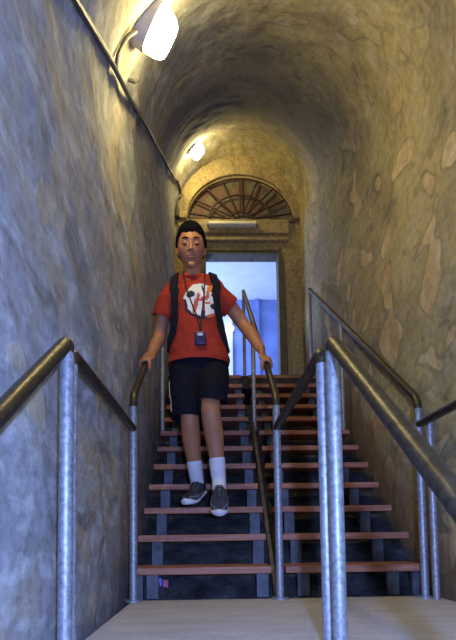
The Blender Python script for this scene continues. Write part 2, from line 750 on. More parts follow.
# door frame
dr = thing('door_1', 'open doorway with dark olive jamb at the top of the stairs', 'doorway', ((DL + DR) / 2, END, ZT))
dr['kind'] = 'structure'
m = MB()
jw = [(0, 4.56), (.03, 4.45), (.055, 4.2), (.065, 3.7), (.075, 3.0), (.075, ZT)]
vs = []
for dx, z in jw:
    vs += [(DR - .035, END - .012, z), (DR + dx * 1.05, END - .012, z), (DR + dx * 1.05, END + .24, z), (DR - .035, END + .24, z)]
fs = [(i * 4 + j, i * 4 + (j + 1) % 4, i * 4 + 4 + (j + 1) % 4, i * 4 + 4 + j) for i in range(len(jw) - 1) for j in range(4)]
fs += [(0, 1, 2, 3), tuple(len(vs) - 4 + j for j in (3, 2, 1, 0))]
m.add(vs, fs, S).build('jamb', MT['jamb'], dr)
MB().box((DL - .03, END - .01, ZT), (DL + .05, END + .24, DZ)).build('jamb', MT['jamb'], dr)
MB().box((DL + .05, END + .02, DZ - .055), (DR - .036, END + .24, DZ + .01)).build('head', MT['jamb'], dr)

# room beyond the doorway
RX0, RX1, RY1, RZ = -.9, 1.7, 9.2, 5.0
struct(MB().box((RX0 - .1, END + .5, ZT - .2), (RX1 + .1, RY1 + .1, ZT)).build('floor', MT['slab']))
struct(MB().box((RX0 - .1, RY1, ZT), (RX1 + .1, RY1 + .1, RZ)).build('wall_room_back', MT['roomblue']))
struct(MB().box((RX0 - .1, END + .22, ZT), (RX0, RY1, RZ)).build('wall_room_left', MT['white']))
struct(MB().box((RX1, END + .22, ZT), (RX1 + .1, RY1, RZ)).build('wall_room_right', MT['white']))
struct(MB().box((RX0 - .1, END + .22, RZ), (RX1 + .1, RY1 + .1, RZ + .1)).build('ceiling', MT['white']))
struct(MB().box((.17, RY1 - .06, ZT), (.37, RY1 - .002, 4.78)).build('trim_3', MT['tubecase']))
struct(MB().box((.82, RY1 - .05, ZT), (.90, RY1 - .002, RZ - .02)).build('trim_4', MT['roomblue']))

# ------------------------------------------------------------------ staircase
st = thing('staircase', 'open stairs of red brown timber treads on steel stringers', 'stairs', (XC, TY, 0))
LANES = ((-.495, .325), (.405, 1.235))


def nz_(Y):
    return TR + (Y - TY) * SL


for ln, (a, b) in enumerate(LANES):
    for k in range(1, NT + 1):
        y = TY + (k - 1) * TG
        z = k * TR
        b2 = b + random.uniform(-.008, .008)
        MB().box((a, y, z - .042), (b2, y + TG + .015, z)).build('tread', MT['timber'], st, bevel=.004)
    for x in (a + .13, b - (.035 if ln == 0 else .16)):
        y1 = TY + (NT - 1) * TG
        lo = -.12
        p = [(TY + .09, 0.001), (TY + .21, 0.001), (y1 + .22, nz_(y1 + .22) - .19), (y1 + .22, nz_(y1 + .22) - .045 - SL * .25), (TY + .09, .03)]
        p = [(TY + .14, 0.001), (TY + .27, 0.001), (y1 + .26, nz_(y1 + .26) - .36), (y1 + .26, nz_(y1 + .26) - .235), (TY + .14, .03)]
        MB().prism(p, x - .012, x + .012).build('stringer', MT['steel'], st)
        for k in range(1, NT + 1):
            y = TY + (k - 1) * TG
            z = k * TR
            zb = max(.002, z - .042 - .16)
            MB().box((x - .05, y + .07, zb), (x + .02, y + .10, z - .042)).build('bracket', MT['steel'], st)
    if ln == 0:
        x = a + .04
    else:
        x = b - .03
    p = [(TY + .06, .002), (TY + .09, .002), (TY + .09, TR - .042), (TY + .06, TR - .042)]
    MB().box((x - .035, TY + .05, .001), (x + .02, TY + .085, TR - .043)).build('bracket', MT['steel'], st)
# dark brown sloped strip between the two flights
MB().prism([(TY + .03, .03), (TY + .06, .0), (4.33, nz_(4.33) + .02), (4.33, nz_(4.33) + .075)], .338, .362).build('flat_strip', MT['dark_strip'], st)

# ------------------------------------------------------------------ handrails


def rz(Y):
    return 1.3495 + (Y - 3) * SL


RAILS = []


def stair_rail(x, yb, ytop, ymid, label):
    t = thing('handrail', label, 'handrail', (x, yb, 0), 'galvanised pipe handrails')
    zb = 0
    MB().tube([(x, yb, zb), (x, yb, rz(yb) - .058)], PR).build('post', MT['galv'], t, True)
    MB().tube([(x, yb, rz(yb) - .062), (x, yb, rz(yb)), (x, ytop, rz(ytop))], PR, bend=.06).build('rail', MT['rail'], t, True)
    MB().tube([(x, ytop - .02, ZT), (x, ytop - .02, rz(ytop) - .01)], PR * .85).build('post', MT['galv'], t, True)
    kz = math.floor((ymid - TY) / TG + 1.02) * TR
    MB().tube([(x, ymid, kz), (x, ymid, rz(ymid) - .015)], PR * .9).build('post', MT['galv'], t, True)
    MB().tube([(x, yb, 0), (x, yb, .012)], .05).build('base_plate', MT['galv'], t, True)
    return t


stair_rail(XL, 2.783, 5.66, 4.34, 'galvanised stair handrail along the left wall, held by the person')
stair_rail(XM, 2.783, 5.60, 4.34, 'galvanised stair handrail running up the middle of the stairs')
stair_rail(XR + .005, 2.735, 5.70, 4.34, 'galvanised stair handrail along the peeling right wall')


def landing_rail(x, ya, yb, label, dx=0.0):
    t = thing('handrail', label, 'handrail', (x, ya, 0), 'galvanised pipe handrails')
    MB().tube([(x + dx, ya, 0), (x + dx, ya, .965)], PR * .92).build('post', MT['galv'], t, True)
    MB().tube([(x + dx, ya, .96), (x + dx, ya, 1.0), (x, yb - PR * .6, 1.0)], PR, bend=.03).build('rail', MT['rail'], t, True)
    return t


landing_rail(XL, 1.615, 2.783, 'level landing handrail by the left wall, from front post to stair foot', -.009)
landing_rail(XM, 1.615, 2.783, 'level landing handrail in the middle, dark underside facing the viewer', .007)
t = landing_rail(XR + .005, 1.615, 2.735, 'level landing handrail at the right wall, cut by the right picture edge')
MB().tube([(XR + .035, 2.66, 0), (XR + .035, 2.66, 1.0 - PR * .5)], PR * .9).build('post', MT['galv'], t, True)


def lower_rail(x, yb, label):
    t = thing('handrail', label, 'handrail', (x, yb, 0), 'galvanised pipe handrails')
    z1 = 1.0
    MB().tube([(x, yb, 0), (x, yb, z1 - .03)], PR * 1.03).build('post', MT['galv'], t, True)
    MB().tube([(x, yb, z1 - .034), (x, yb, z1 + .006), (x, -.2, z1 - (yb + .2) * SL)], PR * 1.03, bend=.03).build('rail', MT['rail'], t, True)
    MB().tube([(x, -.2, -1.45), (x, -.2, z1 - (yb + .2) * SL - .01)], PR).build('post', MT['galv'], t, True)
    return t


lower_rail(XL + .001, 1.53, 'nearest handrail at left, sloping down out of the left picture edge')
lower_rail(XM + .0235, 1.53, 'nearest thick handrail at right, sloping down across the right wall')

# ------------------------------------------------------------------ lamps and cable on the vault


def vp(a, Y, off=.0):
    ar = math.radians(a)
    r = RV - off - rough((XC + RV * math.cos(ar), Y, zs(Y) + RV * math.sin(ar)))
    a = math.radians(a)
    return Vector((XC + r * math.cos(a), Y, zs(Y) + r * math.sin(a)))


def vps(a, Y, gap):
    """like vp, but over the smoothed surface, for a cable that runs straight"""
    ar = math.radians(a)
    q = 0
    for i in range(-5, 6):
        y = Y + i * .11
        q += rough((XC + RV * math.cos(ar), y, zs(y) + RV * math.sin(ar))) / 11
    r = RV - q - gap
    return Vector((XC + r * math.cos(ar), Y, zs(Y) + r * math.sin(ar)))


def bulkhead(a, Y, L, Wd, H, hb, label, mat, name='bulkhead_lamp'):
    base = vp(a, Y, .0)
    t = thing(name, label, 'lamp', base, 'bulkhead lamps on the vault')
    ar = math.radians(a)
    nrm = Vector((-math.cos(ar), 0, -math.sin(ar)))
    ax = Vector((0, 1, zs(Y + .05) / .1 - zs(Y - .05) / .1)).normalized()
    nrm = (nrm - ax * nrm.dot(ax)).normalized()
    sd = ax.cross(nrm)

    def dome(h0, h1, k0, k1, rings=6, closed=True):
        mm = MB()
        vs, fs = [], []
        sg = 28
        for i in range(rings + 1):
            q = i / rings
            hh = h0 + (h1 - h0) * math.sin(q * math.pi / 2)
            kk = k0 + (k1 - k0) * (1 - math.cos(q * math.pi / 2))
            for j in range(sg):
                b = 2 * math.pi * j / sg
                cx = math.copysign(abs(math.cos(b)) ** .65, math.cos(b))
                cy = math.copysign(abs(math.sin(b)) ** .65, math.sin(b))
                vs.append(base + ax * cx * L * kk + sd * cy * Wd * kk + nrm * hh)
        for i in range(rings):
            for j in range(sg):
                j2 = (j + 1) % sg
                fs.append((i * sg + j, i * sg + j2, i * sg + sg + j2, i * sg + sg + j))
        fs.append(tuple(range(sg)))
        fs.append(tuple(rings * sg + j for j in reversed(range(sg))))
        mm.add(vs, fs, S)
        return mm
    dome(-.02, H * hb, 1.0, .93).build('housing', MT['fixture'], t, True)
    dome(H * hb, H, .90, .55).build('diffuser', mat, t, True)
    return t, base, nrm


bulkhead(142, 2.42, .078, .125, .16, .34, 'lit oval bulkhead lamp nearest the viewer on the left of the vault', MT['lamp'])
bulkhead(131.5, 6.14, .10, .115, .15, .2, 'small lit bulkhead lamp high over the upper landing, left of the arch', MT['lamp_far'])

pts = [vps(164.0 + .25 * math.sin(Y * 5), Y, .020) for Y in [-.5 + .125 * i for i in range(55)]] + [vp(160, 6.42, .014), vp(157.5, 6.62, .014), vp(158.5, END - .05, .02)]
cab = MB().tube(pts, .014, seg=8).build('wall_cable', MT['cable'], None, True)
tag(cab, 'long dark cable running along the left haunch of the vault', 'cable')
pts = [vp(148, 2.36, .03), vp(152, 2.34, .015), vp(156, 2.34, .015), vp(160, 2.33, .02), vp(163.5, 2.34, .03)]
tag(MB().tube(pts, .011, seg=8, bend=.03).build('lamp_cable', MT['cable'], None, True), 'short thin cable from the nearest lamp down to the long cable', 'cable')
hk = thing('wall_hook', 'tiny dark hook on the vault just below the nearest lamp', 'hook', vp(159, 2.7, .0))
MB().tube([vp(159, 2.7, -.03), vp(159, 2.7, .045)], .010, seg=8).build('pin', MT['cable'], hk, True)
MB().tube([vp(159, 2.7, .040), vp(157.5, 2.71, .048), vp(157, 2.74, .04)], .009, seg=8, bend=.01).build('bent_tip', MT['cable'], hk, True)
bx = thing('junction_box', 'small dark junction box with drop wire beside the arch at left', 'box', (-.50, END, 5.06))
MB().box((-.535, END - .09, 5.01), (-.475, END + .005, 5.14)).build('box_body', MT['cable'], bx, bevel=.006)
MB().tube([vp(158.5, END - .05, .045), (-.50, END - .06, 5.3), (-.505, END - .045, 5.13)], .012, seg=8).build('wire', MT['cable'], bx, True)
MB().tube([(-.505, END - .045, 5.02), (-.50, END - .03, 4.9), (-.42, END - .02, 4.80)], .012, seg=8).build('wire', MT['cable'], bx, True)

# unlit tube lamp on the lintel
tl = thing('tube_light', 'unlit off white fluorescent batten on the lintel under the fanlight', 'lamp', (.29, END - .05, 4.87))
MB().box((-.07, END - .10, 4.85), (.65, END - .051, 4.93)).build('batten', MT['tubecase'], tl, bevel=.008)
MB().tube([(-.04, END - .135, 4.86), (.62, END - .135, 4.86)], .024).build('tube', MT['tubecase'], tl, True)
for x in (-.06, .64):
    MB().box((x - .012, END - .16, 4.835), (x + .012, END - .10, 4.90)).build('end_cap', MT['fixture'], tl, bevel=.004)

lampg = thing('wall_lamp', 'tiny glowing white lamp seen through the doorway beside the arm', 'lamp', (.335, RY1, 4.34))
MB().ell(Vector((.335, RY1 - .16, 4.34)) * S, (.05, .05, .05)).build('globe', MT['spot'], lampg, True)
MB().tube([(.335, RY1 - .09, 4.34), (.335, RY1 - .055, 4.34)], .05).build('bracket', MT['fixture'], lampg, True)

# litter under the first tread
MT['packet'] = simple('packet paper', (.20, .24, .75), .5, 0, .25, 30)
MT['packet2'] = simple('packet red', (.6, .12, .2), .5, 0, .2, 30)
pk = thing('litter_packet', 'small blue and red paper packet dropped under the lowest tread', 'litter', (-.355, 2.99, 0))
gz = .06
m = MB().box((-.41, 3.02, gz - .05), (-.34, 3.05, gz + .05))
m.build('wrapper', MT['packet'], pk, bevel=.004)
MB().box((-.335, 3.018, gz - .045), (-.30, 3.052, gz + .04)).build('torn_end', MT['packet2'], pk, bevel=.004)

# ------------------------------------------------------------------ the person on the third tread
TZ = 3 * TR * S


def W(x, y, z):
    return Vector((x, y, z + TZ))


MT['skin'] = simple('warm brown skin', (.44, .18, .08), .55, 0, .08, 9)
MT['lips'] = simple('lips', (.34, .125, .08), .5, 0, .08, 20)
MT['hair'] = simple('short black hair', (.006, .005, .006), .95, 0, .5, 160, .9)
MT['eyew'] = simple('eye white', (.26, .20, .17), .3, 0, .05)
MT['iris'] = simple('dark iris', (.02, .012, .01), .3, 0, .05)


MT['hair'].node_tree.nodes['Principled BSDF'].inputs['Specular IOR Level'].default_value = .08


def cloth(name, col, var=.18):
    m = Mat(name, .85)
    n = m.noise(9, 4, .6)
    f = m.noise(300, 2)
    m.b.inputs['Specular IOR Level'].default_value = .15
    c = m.ramp(n, [(.3, tuple(q * (1 - var) for q in col)), (.7, tuple(min(1, q * (1 + var)) for q in col))])
    m.color(c)
    m.bump(f, .15, .001, m.bump(m.noise(14, 3, .5, m.mapped((1, 1, 2.2))), .4, .012))
    return m.m


MT['shirt'] = cloth('orange red cotton', (.37, .038, .02))
MT['shorts'] = cloth('black navy sport cloth', (.006, .007, .014))
MT['sock'] = cloth('white sock knit', (.72, .72, .74), .06)
MT['strap'] = cloth('black webbing', (.012, .013, .018), .3)
MT['shoe'] = cloth('dark grey shoe mesh', (.045, .048, .06), .4)
MT['shoetoe'] = cloth('mid grey shoe overlay', (.15, .155, .17), .2)
MT['sole'] = simple('off white rubber', (.74, .75, .78), .6, 0, .06)
MT['lace'] = simple('dark lace', (.02, .02, .025), .7)
MT['pwhite'] = simple('white print', (.80, .80, .80), .8, 0, .04)
MT['pred'] = simple('red print', (.55, .10, .06), .8, 0, .1)
MT['pblack'] = simple('black print', (.02, .02, .03), .8)
MT['porange'] = simple('orange print', (.85, .28, .03), .8)
MT['pouch'] = simple('dark navy pouch', (.022, .02, .085), .45, 0, .3)
MT['tagw'] = simple('pale badge', (.6, .6, .62), .5)

person = thing('person', 'person in orange red t-shirt and black shorts walking downstairs, hands on both rails', 'person', W(-.11, 2.86, 0), k=1)

# head frame
HS = 1.10
HC0 = W(-.128, 2.785, 1.560)
hf = Vector((.03, -math.cos(.33), -math.sin(.33))).normalized()
hr = Vector((1, 0, 0))
hr = (hr - hf * hr.dot(hf)).normalized()
hu = hf.cross(hr) * -1
if hu.z < 0:
    hu = -hu


def H3(x, y, z):
    return HC0 + (hr * x + hf * y + hu * z) * HS


def headpt(x, y, z, g=0.0):
    a, b, c = .0735, .094, .117
    X, Y, Z = x * (a + g), y * (b + g), z * (c + g)
    if z < 0:
        t = -z
        X *= 1 - .30 * t ** 1.7
        if y > 0:
            Y = Y * (1 - .10 * t) + .022 * t * t
        else:
            Y *= 1 - .40 * t
    if y > 0:
        X *= 1 + .05 * y
        for sx in (-1, 1):                       # eye sockets
            q = ((X - sx * .031) / .017) ** 2 + ((Z - .010) / .012) ** 2
            Y -= .009 * math.exp(-q)
        Y += .004 * math.exp(-((Z - .030) / .010) ** 2 - (X / .05) ** 2)
        for sx in (-1, 1):                       # cheekbones
            q = ((X - sx * .043) / .018) ** 2 + ((Z + .022) / .018) ** 2
            Y += .004 * math.exp(-q)
    return (X, Y, Z)


def headmesh(mb, gfun, seg=56, rings=40):
    vs, fs = [], []
    for i in range(rings + 1):
        a = math.pi * i / rings
        for j in range(seg):
            b = 2 * math.pi * j / seg
            d = (math.sin(a) * math.cos(b), math.sin(a) * math.sin(b), math.cos(a))
            vs.append(H3(*headpt(*d, gfun(*d))))
    for i in range(rings):
        for j in range(seg):
            j2 = (j + 1) % seg
            fs.append((i * seg + j, (i + 1) * seg + j, (i + 1) * seg + j2, i * seg + j2))
    mb.add(vs, fs)


B = MB()
headmesh(B, lambda x, y, z: 0)
B.limb([H3(0, .088, .018), H3(0, .101, -.004), H3(0, .112, -.024)], [(.008, .008), (.010, .010), (.012, .010)], 12)
for sx in (-1, 1):
    B.ell(H3(sx * .012, .098, -.027), (.009, .009, .007))
    B.ell(H3(sx * .031, .0775, .0105), (.0165, .0135, .0115))       # upper lids
    B.ell(H3(sx * .0765, -.006, -.002), (.008, .020, .033))      # ears
    B.ell(H3(sx * .073, .004, -.024), (.008, .011, .012))
B.limb([H3(-.023, .090, -.052), H3(0, .099, -.049), H3(.023, .090, -.052)], [.005, .0075, .005], 10)
B.limb([H3(-.019, .090, -.062), H3(0, .098, -.064), H3(.019, .090, -.062)], [.005, .008, .005], 10)
B.ell(H3(0, .088, -.097), (.022, .018, .016))
# neck and trunk
B.limb([W(-.127, 2.815, 1.50), W(-.118, 2.835, 1.42), W(-.112, 2.855, 1.34)], [(.056, .058), (.056, .058), (.075, .07)], 24, (1, 0, 0))
B.limb([W(-.112, 2.868, 1.30), W(-.107, 2.875, 1.17), W(-.10, 2.88, 1.03), W(-.092, 2.885, .90), W(-.09, 2.885, .84)],
       [(.150, .095), (.150, .105), (.135, .095), (.150, .105), (.145, .10)], 28, (1, 0, 0))
ARM = {'l': [W(-.268, 2.870, 1.308), W(-.315, 2.91, 1.19), W(-.338, 2.935, 1.075), W(-.357, 2.895, 1.01), W(-.374, 2.838, .935)],
       'r': [W(.033, 2.87, 1.325), W(.115, 2.91, 1.25), W(.184, 2.94, 1.165), W(.232, 2.888, 1.075), W(.282, 2.815, .955)]}
for k in ('l', 'r'):
    B.limb([W(-.12, 2.865, 1.33)] + ARM[k], [.06, .050, .045, .040, .040, (.031, .026)], 20)


def hand(rp, s, wrist):
    a = Vector((0, -1, -SL)).normalized()
    n = Vector((0, -SL, 1)).normalized()
    s = Vector(s)
    c = Vector(rp)

    def pos(phi, al, r):
        f = math.radians(phi)
        return c + a * al + (s * math.cos(f) + n * math.sin(f)) * r
    R0 = PR * S
    B.limb([wrist, wrist.lerp(pos(118, -.012, R0 + .018), .6), pos(112, -.004, R0 + .017), pos(78, 0, R0 + .014)],
           [(.027, .024), (.032, .020), (.040, .016), (.040, .012)], 20, a)
    for al, e in ((.034, -52), (.0115, -68), (-.011, -58), (-.032, -30)):
        k = (78 - e) / 3
        B.limb([pos(100, al * .9, R0 + .014), pos(78, al, R0 + .014), pos(78 - k, al * 1.04, R0 + .013), pos(78 - 2 * k, al * 1.05, R0 + .0105), pos(e, al * 1.05, R0 + .009)],
               [.0095, .0095, .009, .0085, .0075], 12)
    B.limb([pos(125, .012, R0 + .020), pos(138, .042, R0 + .016), pos(165, .062, R0 + .011), pos(200, .070, R0 + .010)], [.013, .012, .0105, .009], 12)


def railp(x, y):
    return Vector((x * S, y, rz(y / S) * S))


hand(railp(XL, 2.772), (-1, 0, 0), ARM['l'][-1])
hand(railp(XM, 2.762), (1, 0, 0), ARM['r'][-1])
LEG = {'l': [W(-.162, 2.88, .85), W(-.155, 2.815, .69), W(-.145, 2.752, .535), W(-.140, 2.805, .42), W(-.125, 2.86, .28), W(-.110, 2.915, .155), W(-.118, 2.91, .10)],
       'r': [W(-.022, 2.875, .85), W(-.022, 2.77, .70), W(-.022, 2.655, .545), W(-.006, 2.695, .42), W(.010, 2.725, .28), W(.021, 2.74, .15), W(.021, 2.715, .09)]}
for k in ('l', 'r'):
    B.limb(LEG[k], [.078, .068, .055, .055, .043, .036, .034], 20)
B.limb([LEG['l'][-2], W(-.150, 2.83, .055)], [.034, .026])
B.limb([LEG['r'][-2], W(.019, 2.66, -.005)], [.034, .026])
body = B.build('body', [MT['skin'], MT['lips']], person, True, remesh=.0036, sm=3, smf=.45)
ro = ROOT[person.name]
for p in body.data.polygons:
    q = p.center + ro - HC0
    x, y, z = q.dot(hr) / HS, q.dot(hf) / HS, q.dot(hu) / HS
    p.material_index = 1 if (y > .075 and abs(x) < .024 and -.070 < z < -.045) else 0

# hair, brows, eyes


def hairg(x, y, z):
    th = .56 if y > .55 else (.56 - (.55 - y) / .45 * .66 if y > .1 else max(-.12 - (.1 - y) * .8, -.45))
    th += .07 * noise.noise(Vector((x, y, z)) * 7)
    t = max(0, min(1, (z - th) / .26 + .5))
    return -.009 + (.009 + .010 + .010 * max(0, z) + .003 * noise.noise(Vector((x, y, z)) * 9)) * (t * t * (3 - 2 * t))


Hm = MB()
headmesh(Hm, hairg, 72, 56)
Hm.build('hair', MT['hair'], person, True, ang=0)
for sx in (-1, 1):
    MB().limb([H3(sx * .014, .0915, .030), H3(sx * .031, .0895, .0345), H3(sx * .047, .079, .030)], [(.003, .0045), (.0035, .005), (.002, .003)], 8).build('eyebrow', MT['hair'], person, True)
    e = MB().ell(H3(sx * .031, .0770, .0025), (.0140, .0120, .0065)).build('eye', MT['eyew'], person, True)
    MB().ell(H3(sx * .031, .0858, .0005), (.0065, .004, .0045)).build('iris', MT['iris'], e, True)
    MB().limb([H3(sx * .017, .0855, .001), H3(sx * .031, .0905, -.0005), H3(sx * .045, .081, .002)], [.0014, .0022, .0014], 8).build('eyelashes', MT['hair'], person, True)


# shirt
def wrinkle(o, amp, sc):
    me = o.data
    off = ROOT[o.parent.name] if o.parent else Vector()
    nn = [v.normal.copy() for v in me.vertices]
    for v, n in zip(me.vertices, nn):
        q = v.co + off
        d = noise.noise(Vector((q.x * sc, q.y * sc, q.z * sc * 2.2 + q.x * sc * .8))) + .5 * noise.noise(q * sc * 2.3)
        v.co += n * amp * d


Sh = MB()
Sh.limb([W(-.113, 2.862, 1.355), W(-.112, 2.868, 1.27), W(-.106, 2.872, 1.15), W(-.098, 2.872, 1.02), W(-.091, 2.872, .905), W(-.090, 2.870, .872)],
        [(.145, .088), (.166, .118), (.166, .125), (.170, .127), (.186, .138), (.188, .140)], 36, (1, 0, 0))
Sh.limb([W(-.238, 2.866, 1.335), W(-.117, 2.85, 1.385), W(.008, 2.866, 1.35)], [.064, .068, .064], 24)
Sh.limb([W(-.23, 2.868, 1.325), W(-.278, 2.885, 1.275), W(-.303, 2.90, 1.205)], [.074, .070, .072], 24)
Sh.limb([W(-.005, 2.868, 1.34), W(.050, 2.885, 1.295), W(.093, 2.905, 1.265)], [.074, .068, .068], 24)
shirt = Sh.build('t_shirt', MT['shirt'], person, True, remesh=.006, sm=5, smf=.5)
# trim the rounded ends: hem and cuffs become clean edges
bm = bmesh.new()
bm.from_mesh(shirt.data)
for co, no in ((W(-.09, 2.87, .872), (0, 0, -1)), (W(-.309, 2.902, 1.186), (-.3, .2, -.93)), (W(.108, 2.91, 1.252), (.78, .35, -.5))):
    no = Vector(no).normalized()
    pl = co - ro
    geom = [f for f in bm.faces]
    lim = .13 if no.z > -.99 else 9
    gset = set()
    for f in geom:
        if (f.calc_center_median() - pl).length < lim:
            gset.add(f)
    vv = set(v for f in gset for v in f.verts)
    ee = set(e for f in gset for e in f.edges)
    bmesh.ops.bisect_plane(bm, geom=list(gset) + list(ee) + list(vv), plane_co=pl, plane_no=no, clear_outer=True)
bm.to_mesh(shirt.data)
bm.free()
wrinkle(shirt, .007, 9)
so = shirt.modifiers.new('thick', 'SOLIDIFY')
so.thickness = .003
so.offset = -1
cpts = [W(-.116 + .064 * math.cos(a), 2.838 - .066 * math.sin(a), 1.412 - .030 * max(0, math.sin(a)) + .018 * max(0, -math.sin(a))) for a in [i * math.pi / 16 for i in range(33)]]
MB().tube(cpts, .008, 1.0, 8, caps=False).build('collar', MT['shirt'], shirt, True)

# shorts
Sr = MB()
Sr.limb([W(-.09, 2.877, .915), W(-.09, 2.88, .83), W(-.09, 2.88, .76)], [(.165, .118), (.176, .125), (.165, .120)], 32, (1, 0, 0))
Sr.limb([W(-.175, 2.878, .83), W(-.168, 2.83, .70), W(-.158, 2.79, .575), W(-.158, 2.785, .505)], [(.098, .105), (.096, .098), (.096, .098), (.097, .098)], 28, (1, 0, 0))
Sr.limb([W(-.005, 2.875, .83), W(-.008, 2.77, .72), W(-.014, 2.705, .64), W(-.014, 2.69, .57)], [(.098, .105), (.094, .10), (.090, .10), (.088, .10)], 28, (1, 0, 0))
shorts = Sr.build('shorts', MT['shorts'], person, True, remesh=.006, sm=4, smf=.5)
bm = bmesh.new()
bm.from_mesh(shorts.data)
for co, no, xs in ((W(-.158, 2.785, .520), (0, -.05, -1), -1), (W(.0, 2.70, .598), (-.12, .10, -1), 1)):
    no = Vector(no).normalized()
    pl = co - ro
    gset = set(f for f in bm.faces if ((f.calc_center_median() + ro).x + .078) * xs > 0)
    vv = set(v for f in gset for v in f.verts)
    ee = set(e for f in gset for e in f.edges)
    bmesh.ops.bisect_plane(bm, geom=list(gset) + list(ee) + list(vv), plane_co=pl, plane_no=no, clear_outer=True)
bm.to_mesh(shorts.data)
bm.free()
wrinkle(shorts, .006, 8)
so = shorts.modifiers.new('thick', 'SOLIDIFY')
so.thickness = .003
so.offset = -1


def bvh(o):
    return BVHTree.FromPolygons([v.co + ro for v in o.data.vertices], [tuple(p.vertices) for p in o.data.polygons])


TB = bvh(shirt)
HB = bvh(shorts)


def drape(tree, pts, off):
    out = []
    for p in pts:
        q, n, i, d = tree.find_nearest(Vector(p))
        if n.dot(Vector(p) - Vector((-.1, 2.87, p[2]))) < 0:
            n = -n
        out.append((q + n * off, n))
    return out


def spline(P, k=8):
    P = [Vector(p) for p in P]
    o = []
    for i in range(len(P) - 1):
        a, b, c, d = P[max(i - 1, 0)], P[i], P[i + 1], P[min(i + 2, len(P) - 1)]
        for j in range(k):
            t = j / k
            o.append(.5 * ((2 * b) + (c - a) * t + (2 * a - 5 * b + 4 * c - d) * t * t + (3 * b - a - 3 * c + d) * t ** 3))
    return o + [P[-1]]


def ribbon(tree, pts, w, th, off, name, mat, parent):
    D = drape(tree, spline(pts), off)
    m = MB()
    vs, fs = [], []
    n = len(D)
    for i, (p, nn) in enumerate(D):
        t = (D[min(i + 1, n - 1)][0] - D[max(i - 1, 0)][0]).normalized()
        sd = t.cross(nn).normalized() * w / 2
        up_ = nn.normalized() * th
        vs += [p - sd, p + sd, p + sd * .9 + up_, p - sd * .9 + up_]
    for i in range(n - 1):
        for j in range(4):
            j2 = (j + 1) % 4
            fs.append((i * 4 + j, i * 4 + j2, i * 4 + 4 + j2, i * 4 + 4 + j))
    fs += [(3, 2, 1, 0), tuple(n * 4 - 4 + j for j in range(4))]
    m.add(vs, fs)
    return m.build(name, mat, parent, True)


ribbon(HB, [W(-.275, 2.83, .76), W(-.268, 2.79, .66), W(-.26, 2.755, .56)], .012, .002, .001, 'side_stripe', MT['pwhite'], shorts)
ribbon(HB, [W(.068, 2.735, .645), W(.072, 2.735, .625)], .016, .002, .001, 'hem_mark', MT['pwhite'], shorts)

# shirt print: a white roundel broken up by red, black and orange shapes
pc = W(-.060, 2.73, 1.222)
vs, fs, mi = [], [], []
N = 56
RPr = .115
idx = {}
for i in range(N + 1):
    for j in range(N + 1):
        x = -RPr + 2 * RPr * i / N
        z = -RPr + 2 * RPr * j / N
        h, nn, _, _ = TB.ray_cast(Vector((pc.x + x, 2.3, pc.z + z)), Vector((0, 1, 0)))
        if h is not None:
            idx[i, j] = len(vs)
            vs.append(h - Vector((0, .0022, 0)))


def blob(u, v, cx, cz, rx, rz_, rot=0):
    a, b = u - cx, v - cz
    c, s_ = math.cos(rot), math.sin(rot)
    return ((a * c + b * s_) / rx) ** 2 + ((b * c - a * s_) / rz_) ** 2 < 1


def pattern(u, v):
    w = .07 * noise.noise(Vector((u * 3, v * 3, 1)))
    u, v = u + w, v + .07 * noise.noise(Vector((u * 3, v * 3, 5)))
    r = math.hypot(u, v)
    if blob(u, v, .40, .72, .20, .20):
        return 4
    if r > .97:
        return 0
    if r > .86 and v < .1 and u < .2:
        return 3
    if blob(u, v, .62, -.22, .28, .20, .3) or blob(u, v, -.62, .32, .20, .20, 0) or blob(u, v, .60, .28, .22, .07, -.8) or blob(u, v, .02, -.72, .10, .24, 0) or blob(u, v, .02, .6, .06, .3, .2):
        return 3
    if blob(u, v, -.34, -.15, .11, .60, -.25) or blob(u, v, .06, .12, .30, .09, .4) or blob(u, v, .03, -.2, .07, .40, .05) or blob(u, v, .82, -.62, .30, .22, .6) or blob(u, v, .25, .42, .08, .40, -.2) or blob(u, v, .2, -.1, .2, .05, .2):
        return 2
    if blob(u, v, .55, -.72, .5, .12, .5) or blob(u, v, .92, .2, .12, .5):
        return 2
    return 1


for i in range(N):
    for j in range(N):
        c4 = [(i, j), (i + 1, j), (i + 1, j + 1), (i, j + 1)]
        if all(c in idx for c in c4):
            k = pattern((i + .5) / N * 2 - 1, (j + .5) / N * 2 - 1)
            if k:
                fs.append(tuple(idx[c] for c in c4))
                mi.append(k - 1)
pm = MB()
pm.add(vs, fs)
pm.mi = mi
pr_ = pm.build('shirt_print', [MT['pwhite'], MT['pred'], MT['pblack'], MT['porange']], shirt, True)
sd = pr_.modifiers.new('thick', 'SOLIDIFY')
sd.thickness = .001
pr_['label'] = 'white round print with red, black and orange shapes'

# socks and shoes
ank = {'l': (LEG['l'], .245), 'r': (LEG['r'], .25)}
MB().limb([W(-.124, 2.862, .268), W(-.117, 2.89, .21), W(-.110, 2.915, .155), W(-.118, 2.905, .11)], [.047, .044, .041, .040]).build('sock', MT['sock'], person, True)
MB().limb([W(.012, 2.727, .262), W(.016, 2.735, .20), W(.021, 2.738, .15), W(.021, 2.715, .10)], [.047, .044, .041, .040]).build('sock', MT['sock'], person, True)


